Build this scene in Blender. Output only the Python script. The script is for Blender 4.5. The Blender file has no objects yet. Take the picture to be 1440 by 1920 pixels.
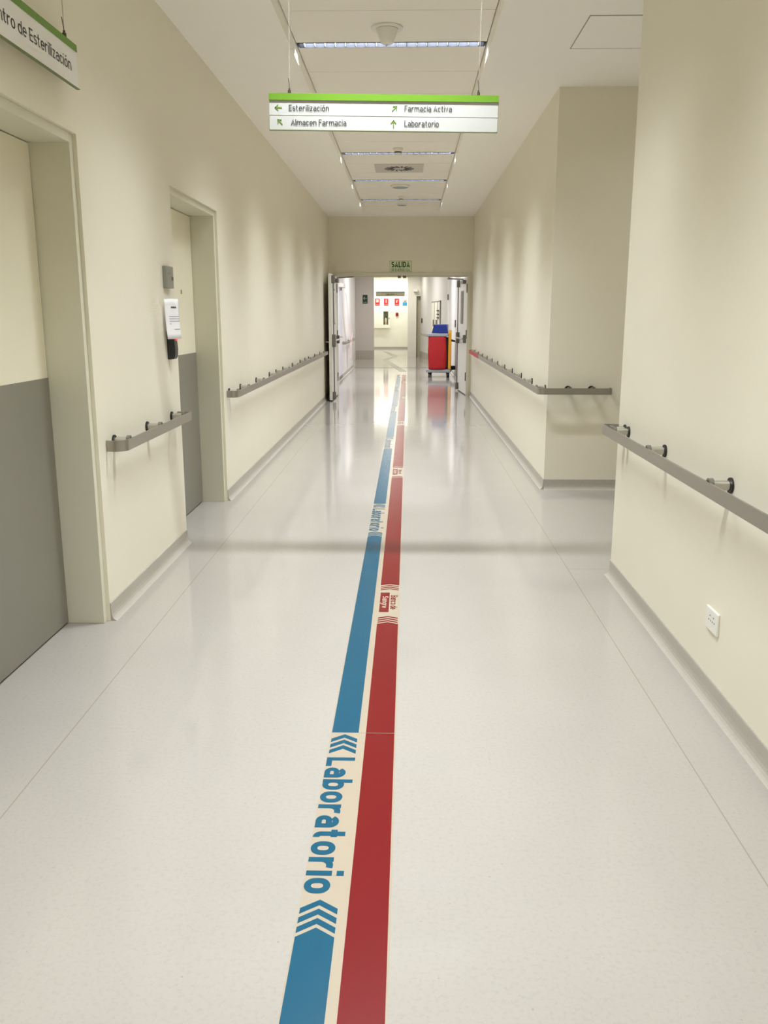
import bpy, math, random
from mathutils import Matrix, Vector
random.seed(7)
S = bpy.context.scene
C = S.collection
PI = math.pi

# ------------------------------------------------------------------ camera
FPX, VPX, VPY, CAMH = 1640.0, 765.0, 592.5, 1.5          # on a 1440 x 1920 frame
d = Vector((VPX - 720, 960 - VPY, FPX)).normalized()
pitch = math.atan2(960 - VPY, FPX)
up = Vector((0, math.cos(pitch), -math.sin(pitch)))
fw = (d - up * d.dot(up)).normalized()
rt = fw.cross(up)
if rt.x < 0: rt = -rt
cd = bpy.data.cameras.new('camera')
cam = bpy.data.objects.new('camera', cd)
C.objects.link(cam)
cam.matrix_world = Matrix(((rt.x, rt.y, -rt.z, 0), (fw.x, fw.y, -fw.z, 0), (up.x, up.y, -up.z, CAMH), (0, 0, 0, 1)))
cd.sensor_fit = 'VERTICAL'
cd.sensor_height = 24.0
cd.lens = FPX / 1920 * 24.0
cd.clip_start = 0.05
cd.clip_end = 200
S.camera = cam

# ------------------------------------------------------------------ world, exposure, lights
w = bpy.data.worlds.new('world')
S.world = w
w.use_nodes = True
w.node_tree.nodes['Background'].inputs[0].default_value = (0.8, 0.85, 1, 1)
w.node_tree.nodes['Background'].inputs[1].default_value = 0.02
S.view_settings.view_transform = 'Standard'
S.view_settings.look = 'None'
S.view_settings.gamma = 1
S.view_settings.use_curve_mapping = False
S.view_settings.exposure = 0.34
S.cycles.use_denoising = True
S.cycles.max_bounces = 10
S.cycles.diffuse_bounces = 7
S.cycles.glossy_bounces = 5
S.cycles.sample_clamp_indirect = 6.0
S.cycles.caustics_reflective = False
S.cycles.caustics_refractive = False

ZC, ZP = 3.30, 3.40                    # ceiling, coffer panels
CXL, CXR = -0.814, 0.553               # coffer sides
LUM = [0.4, 2.55, 4.7, 6.85, 9.0, 11.15, 13.3, 15.45]  # luminaires in view
LUM_BACK = [-1.75]     # overhead and behind

def area(name, loc, sx, sy, power, col=(1, 1, 1), spread=180, rot=(0, 0, 0)):
    l = bpy.data.lights.new(name, 'AREA')
    l.shape = 'RECTANGLE'; l.size = sx; l.size_y = sy
    l.energy = power; l.color = col; l.spread = math.radians(spread)
    o = bpy.data.objects.new(name, l); C.objects.link(o)
    o.location = loc; o.rotation_euler = rot
    return o
LCOL = (0.90, 0.955, 1.0)
LPOW = 50
CXM = (CXL + CXR) / 2
LEVEL = {0.4: 0.5, 2.55: 1.0, 4.7: 0.9, 6.85: 0.95, 9.0: 1.0, 11.15: 0.8, 13.3: 0.64, 15.45: 0.62}   # output per lamp, set to balance floor and wall brightness along the corridor
for y in LUM:
    area('lamp_light', (CXM, y, ZP + 0.078), CXR - CXL - 0.05, 0.066, LPOW * 2.2 * LEVEL[y], LCOL, 150)
for y in LUM_BACK:
    area('lamp_light', (CXM, y, ZP - 0.012), CXR - CXL - 0.05, 0.08, LPOW * 0.5, LCOL, 115)
area('side_corridor_light', (3.0, 6.3, 3.26), 0.6, 0.6, 12, LCOL, 160)
area('ward_light', (-0.2, 19.6, 3.26), 1.2, 0.3, 66, (0.95, 0.96, 1.0), 150)
area('ward_light', (-0.2, 23.8, 3.26), 1.2, 0.3, 66, (0.95, 0.96, 1.0), 150)
area('junction_light', (-0.5, 29.0, 3.26), 0.6, 0.6, 46, (1.0, 0.97, 0.93), 170)
area('junction_light', (-0.25, 32.2, 3.26), 0.5, 0.5, 22, (1.0, 0.97, 0.88), 150)  # unseen lamp added to brighten the column
area('laboratory_light', (-0.9, 41.2, 3.24), 2.4, 0.3, 54, (0.98, 0.99, 0.97), 180)
area('laboratory_light', (-1.2, 37.6, 3.26), 2.0, 0.3, 46, (0.98, 0.99, 0.97), 160)

# ------------------------------------------------------------------ materials
def lin(c):
    return tuple((v / 255 / 12.92) if v / 255 <= 0.04045 else ((v / 255 + 0.055) / 1.055) ** 2.4 for v in c) + (1,)
MATS = {}
def mat(name, rgb, rough=0.5, metal=0.0, spec=0.5, noise=0.0, nscale=30, bump=0.0, bscale=200, emit=None, estr=0, aniso=0, nstretch=None):
    if name in MATS: return MATS[name]
    m = bpy.data.materials.new(name); m.use_nodes = True
    nt = m.node_tree; b = nt.nodes['Principled BSDF']
    base = lin(rgb)
    b.inputs['Base Color'].default_value = base
    b.inputs['Roughness'].default_value = rough
    b.inputs['Metallic'].default_value = metal
    b.inputs['Specular IOR Level'].default_value = spec
    if emit:
        b.inputs['Emission Color'].default_value = lin(emit); b.inputs['Emission Strength'].default_value = estr
    tc = nt.nodes.new('ShaderNodeTexCoord')
    src = tc.outputs['Object']
    if nstretch:
        mp = nt.nodes.new('ShaderNodeMapping'); mp.inputs['Scale'].default_value = nstretch
        nt.links.new(src, mp.inputs['Vector']); src = mp.outputs['Vector']
    if noise:
        n = nt.nodes.new('ShaderNodeTexNoise'); n.inputs['Scale'].default_value = nscale; n.inputs['Detail'].default_value = 4
        nt.links.new(src, n.inputs['Vector'])
        mx = nt.nodes.new('ShaderNodeMix'); mx.data_type = 'RGBA'
        mx.inputs[6].default_value = tuple(v * (1 - noise) for v in base[:3]) + (1,)
        mx.inputs[7].default_value = tuple(min(1, v * (1 + noise)) for v in base[:3]) + (1,)
        nt.links.new(n.outputs['Fac'], mx.inputs[0]); nt.links.new(mx.outputs[2], b.inputs['Base Color'])
    if bump:
        n2 = nt.nodes.new('ShaderNodeTexNoise'); n2.inputs['Scale'].default_value = bscale; n2.inputs['Detail'].default_value = 3
        nt.links.new(src, n2.inputs['Vector'])
        bp = nt.nodes.new('ShaderNodeBump'); bp.inputs['Strength'].default_value = bump; bp.inputs['Distance'].default_value = 0.002
        nt.links.new(n2.outputs['Fac'], bp.inputs['Height']); nt.links.new(bp.outputs['Normal'], b.inputs['Normal'])
    MATS[name] = m
    return m

M_WALL = mat('wall_paint', (229, 223, 205), 0.42, noise=0.02, nscale=3, bump=0.10, bscale=160, spec=0.4)
M_WHITEWALL = mat('white_wall_paint', (222, 220, 218), 0.4, noise=0.02, nscale=3, bump=0.08, bscale=160)
M_GREYWALL = mat('grey_wall_paint', (196, 190, 184), 0.5, noise=0.03, nscale=3)
M_CREAM = mat('cream_paint', (236, 234, 222), 0.45, noise=0.02, nscale=3)
M_CEIL = mat('ceiling_paint', (248, 245, 239), 0.8, noise=0.012, nscale=5, bump=0.06, bscale=300)
M_PANEL = mat('ceiling_panel_metal', (244, 239, 229), 0.55, noise=0.012, nscale=5)
M_FRAME = mat('door_frame_paint', (214, 211, 192), 0.42, noise=0.015, nscale=4)
M_LEAF = mat('door_leaf_paint', (232, 226, 204), 0.38, noise=0.015, nscale=4)
M_KICK = mat('door_kick_laminate', (126, 123, 112), 0.36, noise=0.05, nscale=5, nstretch=(1, 1, 0.3))
M_STEEL = mat('brushed_steel', (168, 163, 154), 0.34, metal=0.9, noise=0.08, nscale=40, bump=0.05, bscale=60, nstretch=(1, 1, 30))
M_CHROME = mat('polished_steel', (184, 182, 175), 0.2, metal=1.0)
M_BLACK = mat('black_rubber', (18, 18, 18), 0.5)
M_DARK = mat('dark_gap', (38, 36, 32), 0.9)
M_GREEN = mat('sign_green', (92, 134, 20), 0.45)
M_SIGNW = mat('sign_white', (180, 180, 175), 0.4)
M_SIGNEDGE = mat('sign_edge', (104, 118, 70), 0.5)
M_TXT = mat('sign_grey_ink', (44, 46, 46), 0.6)
M_ARROW = mat('sign_green_ink', (92, 128, 26), 0.6)
M_CABLE = mat('steel_cable', (176, 170, 158), 0.4, metal=0.6)
M_CLAMP = mat('cable_clamp', (84, 80, 66), 0.4, metal=0.7)
M_BLUE = mat('floor_blue', (11, 78, 104), 0.24, spec=0.3, noise=0.05, nscale=12)
M_RED = mat('floor_red', (110, 11, 15), 0.24, spec=0.3, noise=0.05, nscale=12)
M_CREAMV = mat('floor_cream', (166, 154, 136), 0.22, noise=0.02, nscale=12)
M_GREYV = mat('floor_worn_stripe', (132, 128, 104), 0.4, spec=0.2, noise=0.04, nscale=12)
M_WHITEP = mat('white_plastic', (230, 228, 220), 0.4)
M_DOORW = mat('white_door_paint', (232, 231, 224), 0.35)
M_HW = mat('grey_hardware', (122, 120, 112), 0.4, metal=0.5)
M_PAPER = mat('paper', (240, 240, 242), 0.7)
M_INK = mat('print_ink', (92, 92, 96), 0.8)
M_BAG = mat('red_bag_fabric', (172, 14, 22), 0.65, noise=0.12, nscale=9, bump=0.5, bscale=14)
M_NAVY = mat('blue_plastic', (22, 50, 138), 0.4)
M_CARTG = mat('grey_plastic', (150, 154, 160), 0.45)
M_YEL = mat('yellow_plastic', (222, 160, 30), 0.45)
M_SREDS = mat('sign_red', (200, 30, 34), 0.5)
M_SBLUE = mat('sign_blue', (40, 140, 196), 0.5)
M_SGREEN = mat('sign_dark_green', (10, 52, 40), 0.5)
M_PHOTO = mat('photoluminescent_sign', (214, 224, 186), 0.5)
M_EXITG = mat('exit_green_ink', (14, 74, 28), 0.6)
M_GLASS = mat('dark_glazing', (70, 72, 66), 0.12)
M_REF = mat('lamp_reflector', (27, 28, 31), 0.6, spec=0.0)
M_BLADE = mat('louvre_metal', (170, 172, 178), 0.4)
M_TUBE = mat('lamp_tube', (255, 255, 255), 0.5, emit=(240, 244, 255), estr=3)
M_TAPE = mat('pink_tape', (240, 206, 206), 0.5)

# floor: pale speckled sheet vinyl with welded seams
def floor_mat(name, base, cove=False):
    m = bpy.data.materials.new(name); m.use_nodes = True
    nt = m.node_tree; N = nt.nodes; L = nt.links; b = N['Principled BSDF']
    tc = N.new('ShaderNodeTexCoord')
    n1 = N.new('ShaderNodeTexNoise'); n1.inputs['Scale'].default_value = 2.2; n1.inputs['Detail'].default_value = 5
    n2 = N.new('ShaderNodeTexNoise'); n2.inputs['Scale'].default_value = 70; n2.inputs['Detail'].default_value = 6; n2.inputs['Roughness'].default_value = 0.75
    v = N.new('ShaderNodeTexVoronoi'); v.inputs['Scale'].default_value = 26; v.inputs['Randomness'].default_value = 1
    for n in (n1, n2, v): L.new(tc.outputs['Object'], n.inputs['Vector'])
    def ramp(src, a, c, ca, cb):
        r = N.new('ShaderNodeValToRGB'); r.color_ramp.elements[0].position = a; r.color_ramp.elements[1].position = c
        r.color_ramp.elements[0].color = ca; r.color_ramp.elements[1].color = cb
        L.new(src, r.inputs[0]); return r.outputs[0]
    def mul(a, bb, f=1.0):
        x = N.new('ShaderNodeMix'); x.data_type = 'RGBA'; x.blend_type = 'MULTIPLY'; x.inputs[0].default_value = f
        L.new(a, x.inputs[6]); L.new(bb, x.inputs[7]); return x.outputs[2]
    bb = lin(base)
    c = ramp(n1.outputs['Fac'], 0.3, 0.7, tuple(q * 0.965 for q in bb[:3]) + (1,), bb)
    g = ramp(n2.outputs['Fac'], 0.36, 0.50, (0.93, 0.92, 0.915, 1), (1, 1, 1, 1))
    s = ramp(v.outputs['Distance'], 0.05, 0.10, (0.80, 0.79, 0.78, 1), (1, 1, 1, 1))
    vs = N.new('ShaderNodeTexNoise'); vs.inputs['Scale'].default_value = 9
    L.new(tc.outputs['Object'], vs.inputs['Vector'])
    gate = ramp(vs.outputs['Fac'], 0.56, 0.6, (1, 1, 1, 1), (0, 0, 0, 1))
    mx = N.new('ShaderNodeMix'); mx.data_type = 'RGBA'
    mx.inputs[7].default_value = (1, 1, 1, 1)
    L.new(gate, mx.inputs[0]); L.new(s, mx.inputs[6])
    out = mul(mul(c, g), mx.outputs[2])
    if not cove:
        sep = N.new('ShaderNodeSeparateXYZ'); L.new(tc.outputs['Object'], sep.inputs[0])
        tot = None
        def mth(op, a, bval):
            q = N.new('ShaderNodeMath'); q.operation = op
            if isinstance(a, float): q.inputs[0].default_value = a
            else: L.new(a, q.inputs[0])
            if isinstance(bval, float): q.inputs[1].default_value = bval
            else: L.new(bval, q.inputs[1])
            return q.outputs[0]
        for ax, val in ((0, -1.238), (0, 0.979), (1, 0.62)):
            dd = mth('ABSOLUTE', mth('SUBTRACT', sep.outputs[ax], val), 0.0)
            lt = mth('LESS_THAN', dd, 0.0022)
            tot = lt if tot is None else mth('MAXIMUM', tot, lt)
        tr = mth('MULTIPLY', mth('LESS_THAN', mth('ABSOLUTE', mth('SUBTRACT', sep.outputs[1], 5.14), 0.0), 0.003), mth('GREATER_THAN', sep.outputs[0], 0.979))
        tot = mth('MAXIMUM', tot, tr)
        x = N.new('ShaderNodeMix'); x.data_type = 'RGBA'; L.new(tot, x.inputs[0]); L.new(out, x.inputs[6])
        x.inputs[7].default_value = lin((146, 138, 128)); out = x.outputs[2]
    L.new(out, b.inputs['Base Color'])
    b.inputs['Roughness'].default_value = 0.085 if not cove else 0.4
    b.inputs['Specular IOR Level'].default_value = 0.5
    bn = N.new('ShaderNodeTexNoise'); bn.inputs['Scale'].default_value = 3.5; bn.inputs['Detail'].default_value = 2
    L.new(tc.outputs['Object'], bn.inputs['Vector'])
    bp = N.new('ShaderNodeBump'); bp.inputs['Strength'].default_value = 0.05; bp.inputs['Distance'].default_value = 0.004
    L.new(bn.outputs['Fac'], bp.inputs['Height']); L.new(bp.outputs['Normal'], b.inputs['Normal'])
    MATS[name] = m
    return m
M_FLOOR = floor_mat('floor_vinyl', (166, 161, 154))
M_COVE = floor_mat('cove_vinyl', (176, 170, 160), True)

# ------------------------------------------------------------------ mesh helpers
ORG = {}
class MB:
    def __init__(s): s.v = []; s.f = []; s.sm = []
    def quad(s, *idx, smooth=False): s.f.append(idx); s.sm.append(smooth)
    def box(s, x0, x1, y0, y1, z0, z1):
        x0, x1 = min(x0, x1), max(x0, x1); y0, y1 = min(y0, y1), max(y0, y1); z0, z1 = min(z0, z1), max(z0, z1)
        n = len(s.v)
        s.v += [(x0, y0, z0), (x1, y0, z0), (x1, y1, z0), (x0, y1, z0), (x0, y0, z1), (x1, y0, z1), (x1, y1, z1), (x0, y1, z1)]
        for q in ((0, 3, 2, 1), (4, 5, 6, 7), (0, 1, 5, 4), (1, 2, 6, 5), (2, 3, 7, 6), (3, 0, 4, 7)):
            s.quad(*(n + i for i in q))
        return s
    def prism(s, poly, h0, h1, axis='z'):
        """poly: CCW 2D outline; axis z -> (x,y), x -> (y,z), y -> (x,z)."""
        def P(a, b, h): return {'z': (a, b, h), 'x': (h, a, b), 'y': (a, h, b)}[axis]
        n = len(s.v); k = len(poly)
        s.v += [P(a, b, h0) for a, b in poly] + [P(a, b, h1) for a, b in poly]
        s.quad(*[n + i for i in range(k)][::-1]); s.quad(*[n + k + i for i in range(k)])
        for i in range(k):
            j = (i + 1) % k
            s.quad(n + i, n + j, n + k + j, n + k + i)
        return s
    def cyl(s, p0, p1, r0, r1=None, seg=20, caps=True):
        r1 = r0 if r1 is None else r1
        p0 = Vector(p0); p1 = Vector(p1); a = (p1 - p0).normalized()
        u = a.orthogonal().normalized(); v = a.cross(u)
        n = len(s.v)
        for p, r in ((p0, r0), (p1, r1)):
            for i in range(seg):
                t = 2 * PI * i / seg
                s.v.append(tuple(p + u * (r * math.cos(t)) + v * (r * math.sin(t))))
        for i in range(seg):
            j = (i + 1) % seg
            s.quad(n + i, n + j, n + seg + j, n + seg + i, smooth=True)
        if caps:
            m = len(s.v); s.v += s.v[n:n + 2 * seg]
            s.quad(*[m + i for i in range(seg)][::-1]); s.quad(*[m + seg + i for i in range(seg)])
        return s
    def lathe(s, prof, cx, cy, seg=32, cz=0):
        n = len(s.v); k = len(prof)
        for r, z in prof:
            for i in range(seg):
                t = 2 * PI * i / seg
                s.v.append((cx + r * math.cos(t), cy + r * math.sin(t), cz + z))
        for a in range(k - 1):
            for i in range(seg):
                j = (i + 1) % seg
                s.quad(n + a * seg + i, n + a * seg + j, n + (a + 1) * seg + j, n + (a + 1) * seg + i, smooth=True)
        s.quad(*[n + i for i in range(seg)][::-1]); s.quad(*[n + (k - 1) * seg + i for i in range(seg)])
        return s
    def tube(s, path, r, seg=8):
        for a, b in zip(path, path[1:]): s.cyl(a, b, r, seg=seg)
        return s
    def ribbon(s, path, t, z0, z1):
        """flat bar standing on edge: path in plan (x,y), thickness t, from z0 to z1."""
        P = [Vector(p) for p in path]; n0 = len(s.v); k = len(P)
        for i, p in enumerate(P):
            a = (P[i] - P[i - 1]).normalized() if i else None
            b = (P[i + 1] - P[i]).normalized() if i < k - 1 else None
            if a is None: nn = Vector((-b.y, b.x))
            elif b is None: nn = Vector((-a.y, a.x))
            else:
                na = Vector((-a.y, a.x)); nb = Vector((-b.y, b.x)); nn = (na + nb)
                nn = nn / max(0.3, nn.length_squared / 2)
            l = p + nn * t / 2; r = p - nn * t / 2
            s.v += [(l.x, l.y, z0), (r.x, r.y, z0), (r.x, r.y, z1), (l.x, l.y, z1)]
        for i in range(k - 1):
            a = n0 + 4 * i; b = a + 4
            for q in range(4):
                r = (q + 1) % 4
                s.quad(a + q, b + q, b + r, a + r)
        s.quad(n0, n0 + 1, n0 + 2, n0 + 3); e = n0 + 4 * (k - 1)
        s.quad(e + 3, e + 2, e + 1, e)
        return s
    def build(s, name, m, parent=None, bevel=0, org=None, label=None):
        o0 = Vector(ORG.get(parent.name, (0, 0, 0))) if parent else None
        if parent is None:
            if org is None:
                xs, ys, zs = zip(*s.v)
                org = ((min(xs) + max(xs)) / 2, (min(ys) + max(ys)) / 2, min(zs))
            o0 = Vector(org)
        me = bpy.data.meshes.new(name)
        me.from_pydata([tuple(Vector(p) - o0) for p in s.v], [], s.f)
        me.polygons.foreach_set('use_smooth', s.sm)
        me.materials.append(m)
        me.validate(); me.update()
        import bmesh
        bm = bmesh.new(); bm.from_mesh(me)
        bmesh.ops.recalc_face_normals(bm, faces=bm.faces); bm.to_mesh(me); bm.free()
        o = bpy.data.objects.new(name, me); C.objects.link(o)
        if parent: o.parent = parent
        else: o.location = o0
        ORG[o.name] = tuple(o0)
        if bevel:
            bv = o.modifiers.new('bevel', 'BEVEL'); bv.width = bevel; bv.segments = 2; bv.limit_method = 'ANGLE'
        if label: o['label'] = label
        return o

def tag(o, label, cat, group=None):
    o['label'] = label; o['category'] = cat
    if group: o['group'] = group
    return o
def thing(name, loc, label, cat, group=None, local=False):
    o = bpy.data.objects.new(name, None); C.objects.link(o)
    o.location = loc; o.empty_display_size = 0.1
    ORG[o.name] = (0, 0, 0) if local else tuple(loc)
    return tag(o, label, cat, group)
def structure(o):
    o['kind'] = 'structure'; return o
def struct_root(name, loc, label=None):
    o = bpy.data.objects.new(name, None); C.objects.link(o); o.location = loc; o.empty_display_size = 0.1
    ORG[o.name] = tuple(loc); o['kind'] = 'structure'
    if label: o['label'] = label
    return o
def B(*a): return MB().box(*a)

# constant-width stroke lettering in the manner of technical sans signage
def q_arc(cx, cy, rx, ry, a0, a1, n=7):
    return [(cx + rx * math.cos(math.radians(a0 + (a1 - a0) * i / n)), cy + ry * math.sin(math.radians(a0 + (a1 - a0) * i / n))) for i in range(n + 1)]
XH = 0.73
def glyph(ch, s):
    """-> (advance width, [(points, closed)]) with cap height 1 and stroke s"""
    h = s / 2
    if ch == ' ': return 0.30, []
    if ch == 'ó':
        w_, st = glyph('o', s); return w_, st + [([(w_ * 0.42, 0.84), (w_ * 0.66, 1.02)], False)]
    low = ch in 'abcdegilmnorstvz'
    W_ = {'m': 0.86, 'i': s, 'l': s, 't': 0.40, 'r': 0.42, 'I': s, 'M': 0.78, 'N': 0.64, 'A': 0.68, 'L': 0.50, 'E': 0.52, 'F': 0.50, 'D': 0.62, 'G': 0.62, 'C': 0.60, 'S': 0.58, 'B': 0.60, 'R': 0.60,
          's': 0.47, 'z': 0.46, 'v': 0.52, 'c': 0.50, '→': 1.0}.get(ch, 0.55) + (s - 0.12) * (0.55 if ch not in 'il I' else 0)
    l, r, b = h, W_ - h, h
    t = (XH if low else 1.0) - h
    rx = (r - l) / 2; ry = min(rx * 1.08, (t - b) / 2); cx = (l + r) / 2
    def loop(l, b, r, t):
        rx = (r - l) / 2; ry = min(rx * 1.08, (t - b) / 2); cx = (l + r) / 2
        return q_arc(cx, t - ry, rx, ry, 0, 180, 12) + q_arc(cx, b + ry, rx, ry, 180, 360, 12)
    S_ = []
    def P(*pts, c=False): S_.append((list(pts), c))
    if ch == 'o': S_.append((loop(l, b, r, t), True))
    elif ch == 'b': P((l, 0), (l, 1)); S_.append((loop(l, b, r, t), True))
    elif ch == 'd': P((r, 0), (r, 1)); S_.append((loop(l, b, r, t), True))
    elif ch == 'g':
        S_.append((loop(l, b, r, t), True)); S_.append(([(r, XH), (r, -0.10)] + q_arc(cx, -0.10, rx, 0.13, 0, -150), False))
    elif ch == 'n': P((l, 0), (l, XH)); S_.append((q_arc(cx, t - ry, rx, ry, 180, 0, 12) + [(r, 0)], False))
    elif ch == 'm':
        mid = (l + r) / 2; rr = (mid - l) / 2
        P((l, 0), (l, XH)); S_.append((q_arc(l + rr, t - rr, rr, rr, 180, 0, 10) + [(mid, 0)], False)); S_.append((q_arc(mid + rr, t - rr, rr, rr, 180, 0, 10) + [(r, 0)], False))
    elif ch == 'r': P((l, 0), (l, XH)); S_.append((q_arc(l + 0.26, t - 0.26, 0.26, 0.26, 180, 72, 8), False))
    elif ch == 'c': S_.append((q_arc(cx, t - ry, rx, ry, 25, 180, 9) + q_arc(cx, b + ry, rx, ry, 180, 335, 9), False))
    elif ch == 'e':
        m = XH * 0.5; S_.append(([(l, m), (r, m)] + q_arc(cx, t - ry, rx, ry, 0, 180, 10) + q_arc(cx, b + ry, rx, ry, 180, 320, 9), False))
    elif ch == 'a':
        m = XH * 0.57; bb = (m + b) / 2; rb = (m - b) / 2
        S_.append(([(r, 0)] + q_arc(cx, t - ry, rx, ry, 0, 150, 9), False))
        S_.append(([(r, m)] + q_arc(l + rb, bb, rb, rb, 90, 270, 9) + [(r - 0.02, b)], False))
    elif ch in 'sS':
        m = (t + b) / 2; ru = (t - m) / 2; k = min(rx, ru * 1.1)
        S_.append((q_arc(r - k, t - ru, k, ru, 25, 90, 4) + q_arc(l + k, t - ru, k, ru, 90, 270, 9) + q_arc(r - k, b + ru, k, ru, 90, -90, 9) + q_arc(l + k, b + ru, k, ru, 270, 205, 4), False))
    elif ch == 't': x = l + 0.09; S_.append(([(x, 0.97), (x, b + 0.14)] + q_arc(x + 0.14, b + 0.14, 0.14, 0.14, 180, 270, 5) + [(r, b)], False)); P((0, t), (r, t))
    elif ch == 'i': P((l, 0), (l, XH)); P((l, 0.86), (l, 0.86 + s * 1.05))
    elif ch == 'l' or ch == 'I': P((l, 0), (l, 1))
    elif ch == 'v': P((l * 0.9, XH), (cx, h * 0.6), (W_ - l * 0.9, XH))
    elif ch == 'z': P((l * 0.5, t), (r, t), (l, b), (W_ - h * 0.5, b))
    elif ch == 'E': P((W_, t), (l, t), (l, b), (W_, b)); P((l, 0.5), (W_ * 0.9, 0.5))
    elif ch == 'F': P((W_, t), (l, t), (l, 0)); P((l, 0.5), (W_ * 0.9, 0.5))
    elif ch == 'L': P((l, 1), (l, b), (W_, b))
    elif ch == 'A': P((h * 0.8, 0), (cx, 1 - h * 0.6), (W_ - h * 0.8, 0)); P((W_ * 0.2, 0.27), (W_ * 0.8, 0.27))
    elif ch == 'D': S_.append(([(l, b), (l, t)] + q_arc(r - 0.26, t - 0.26, 0.26, 0.26, 90, 0, 6) + q_arc(r - 0.26, b + 0.26, 0.26, 0.26, 0, -90, 6), True))
    elif ch in 'CG':
        S_.append((q_arc(cx, t - ry, rx, ry, 25, 180, 9) + q_arc(cx, b + ry, rx, ry, 180, 340 if ch == 'C' else 360, 9) + ([] if ch == 'C' else [(r, 0.48), (cx, 0.48)]), False))
    elif ch in 'BR':
        k = (t - 0.5) / 2
        S_.append(([(l, 0), (l, t)] + q_arc(r - k, t - k, k, k, 90, -90, 9) + [(l, 0.5)], False))
        if ch == 'R': P((cx, 0.5), (r, 0))
        else:
            k = (0.5 - b) / 2; S_.append(([(l, 0.5)] + q_arc(r - k, 0.5 - k, k, k, 90, -90, 9) + [(l, b)], False))
    elif ch == 'M': P((l, 0), (l, 1 - h * 0.4), (cx, 0.30), (r, 1 - h * 0.4), (r, 0))
    elif ch == 'N': P((l, 0), (l, 1 - h * 0.4), (r, h * 0.4), (r, 1))
    elif ch == '→': P((0, 0.5), (W_ - h, 0.5)); P((W_ * 0.6, 0.86), (W_ - h, 0.5), (W_ * 0.6, 0.14))
    return W_, S_

def text(name, s, m, parent, origin, ux, uy, width=None, height=None, stroke=0.12, depth=0.0008, align='LEFT', label=None):
    """Lettering lying in the plane (ux, uy), its lower-left corner at origin (world), fitted to width and cap height."""
    V, F, Zs = [], [], []
    x = 0.0; gap = 0.10; lay = 0
    for ch in s:
        w_, st = glyph(ch, stroke)
        for pts, closed in st:
            P = [Vector((a + x, b)) for a, b in pts]; k = len(P); n0 = len(V); lay = (lay + 1) % 4
            for i, p in enumerate(P):
                a = (P[i] - P[i - 1]) if (i or closed) else None
                b = (P[(i + 1) % k] - P[i]) if (i < k - 1 or closed) else None
                if a is not None and a.length < 1e-6: a = None
                if b is not None and b.length < 1e-6: b = None
                a = a.normalized() if a is not None else None; b = b.normalized() if b is not None else None
                if a is None: a = b
                if b is None: b = a
                na = Vector((-a.y, a.x)); nb = Vector((-b.y, b.x)); nn = na + nb
                nn = nn / max(0.55, nn.length_squared / 2)
                V.append(p + nn * stroke / 2); V.append(p - nn * stroke / 2); Zs += [lay * 6e-5] * 2
            for i in range(k if closed else k - 1):
                a = n0 + 2 * i; b = n0 + 2 * ((i + 1) % k)
                F.append((a, a + 1, b + 1, b))
        x += w_ + (gap if ch != ' ' else 0)
    x0, x1 = min(v.x for v in V), max(v.x for v in V)
    sy = height; sx = (width / (x1 - x0)) if width else sy
    ux = Vector(ux).normalized(); uy = Vector(uy).normalized(); uz = ux.cross(uy)
    org = Vector(origin) - Vector(ORG[parent.name]) + uz * depth
    off = {'LEFT': x0, 'CENTER': (x0 + x1) / 2, 'RIGHT': x1}[align]
    me = bpy.data.meshes.new(name)
    me.from_pydata([tuple(org + ux * ((v.x - off) * sx) + uy * (v.y * sy) + uz * z_) for v, z_ in zip(V, Zs)], [], F)
    me.materials.append(m); me.update()
    o = bpy.data.objects.new(name, me); C.objects.link(o); o.parent = parent
    ORG[o.name] = ORG[parent.name]
    if label: o['label'] = label
    return o

def plane_prism(poly, origin, ux, uy, depth):
    """extruded outline in an arbitrary plane"""
    mb = MB(); ux = Vector(ux).normalized(); uy = Vector(uy).normalized(); uz = ux.cross(uy); o = Vector(origin)
    k = len(poly)
    mb.v += [tuple(o + ux * a + uy * b) for a, b in poly] + [tuple(o + ux * a + uy * b + uz * depth) for a, b in poly]
    mb.quad(*range(k)); mb.quad(*range(2 * k - 1, k - 1, -1))
    for i in range(k):
        j = (i + 1) % k; mb.quad(i, j, k + j, k + i)
    return mb
def merge(*mbs):
    r = MB()
    for m in mbs:
        n = len(r.v); r.v += m.v; r.f += [tuple(i + n for i in f) for f in m.f]; r.sm += m.sm
    return r

# ------------------------------------------------------------------ room shell
XL, XR, YF = -1.49, 1.21, 17.0
YB = -3.0
structure(B(-4.5, 5, YB - 0.3, 43, -0.2, 0).build('floor', M_FLOOR, org=(0, 0, 0)))
# left wall with the two door openings
D1 = (2.55, 4.15); D2 = (5.72, 7.09); DH = 2.295
wl = MB(); WT = XL - 0.30
for a, b in ((YB, D1[0]), (D1[1], D2[0]), (D2[1], YF)): wl.box(WT, XL, a, b, 0, ZC)
for a, b in (D1, D2): wl.box(WT, XL, a, b, DH, ZC)
structure(wl.build('wall_left', M_WALL))
YW, YA = 5.03, 7.65
structure(B(XR, 2.4, YB, YW, 0, ZC).build('wall_right', M_WALL))
structure(B(XR, 4.2, YA, YF, 0, ZC).build('wall_right', M_WALL))
structure(B(4.2, 4.5, YW - 2, YA, 0, ZC).build('wall_end', M_WALL))
structure(B(2.4, 4.2, YW - 0.2, YW, 0, ZC).build('wall_front', M_WALL))
structure(B(WT, 2.4, YB - 0.3, YB, 0, ZC).build('wall_back', M_WALL))
OL, OR, OH = -1.345, 1.12, 2.24        # fire door opening
wf = MB()
wf.box(WT, OL - 0.06, YF, YF + 0.22, 0, ZC); wf.box(OR + 0.06, 4.2, YF, YF + 0.22, 0, ZC)
wf.box(OL - 0.06, OR + 0.06, YF, YF + 0.22, OH + 0.055, ZC)
structure(wf.build('wall_far', M_WALL))
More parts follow.
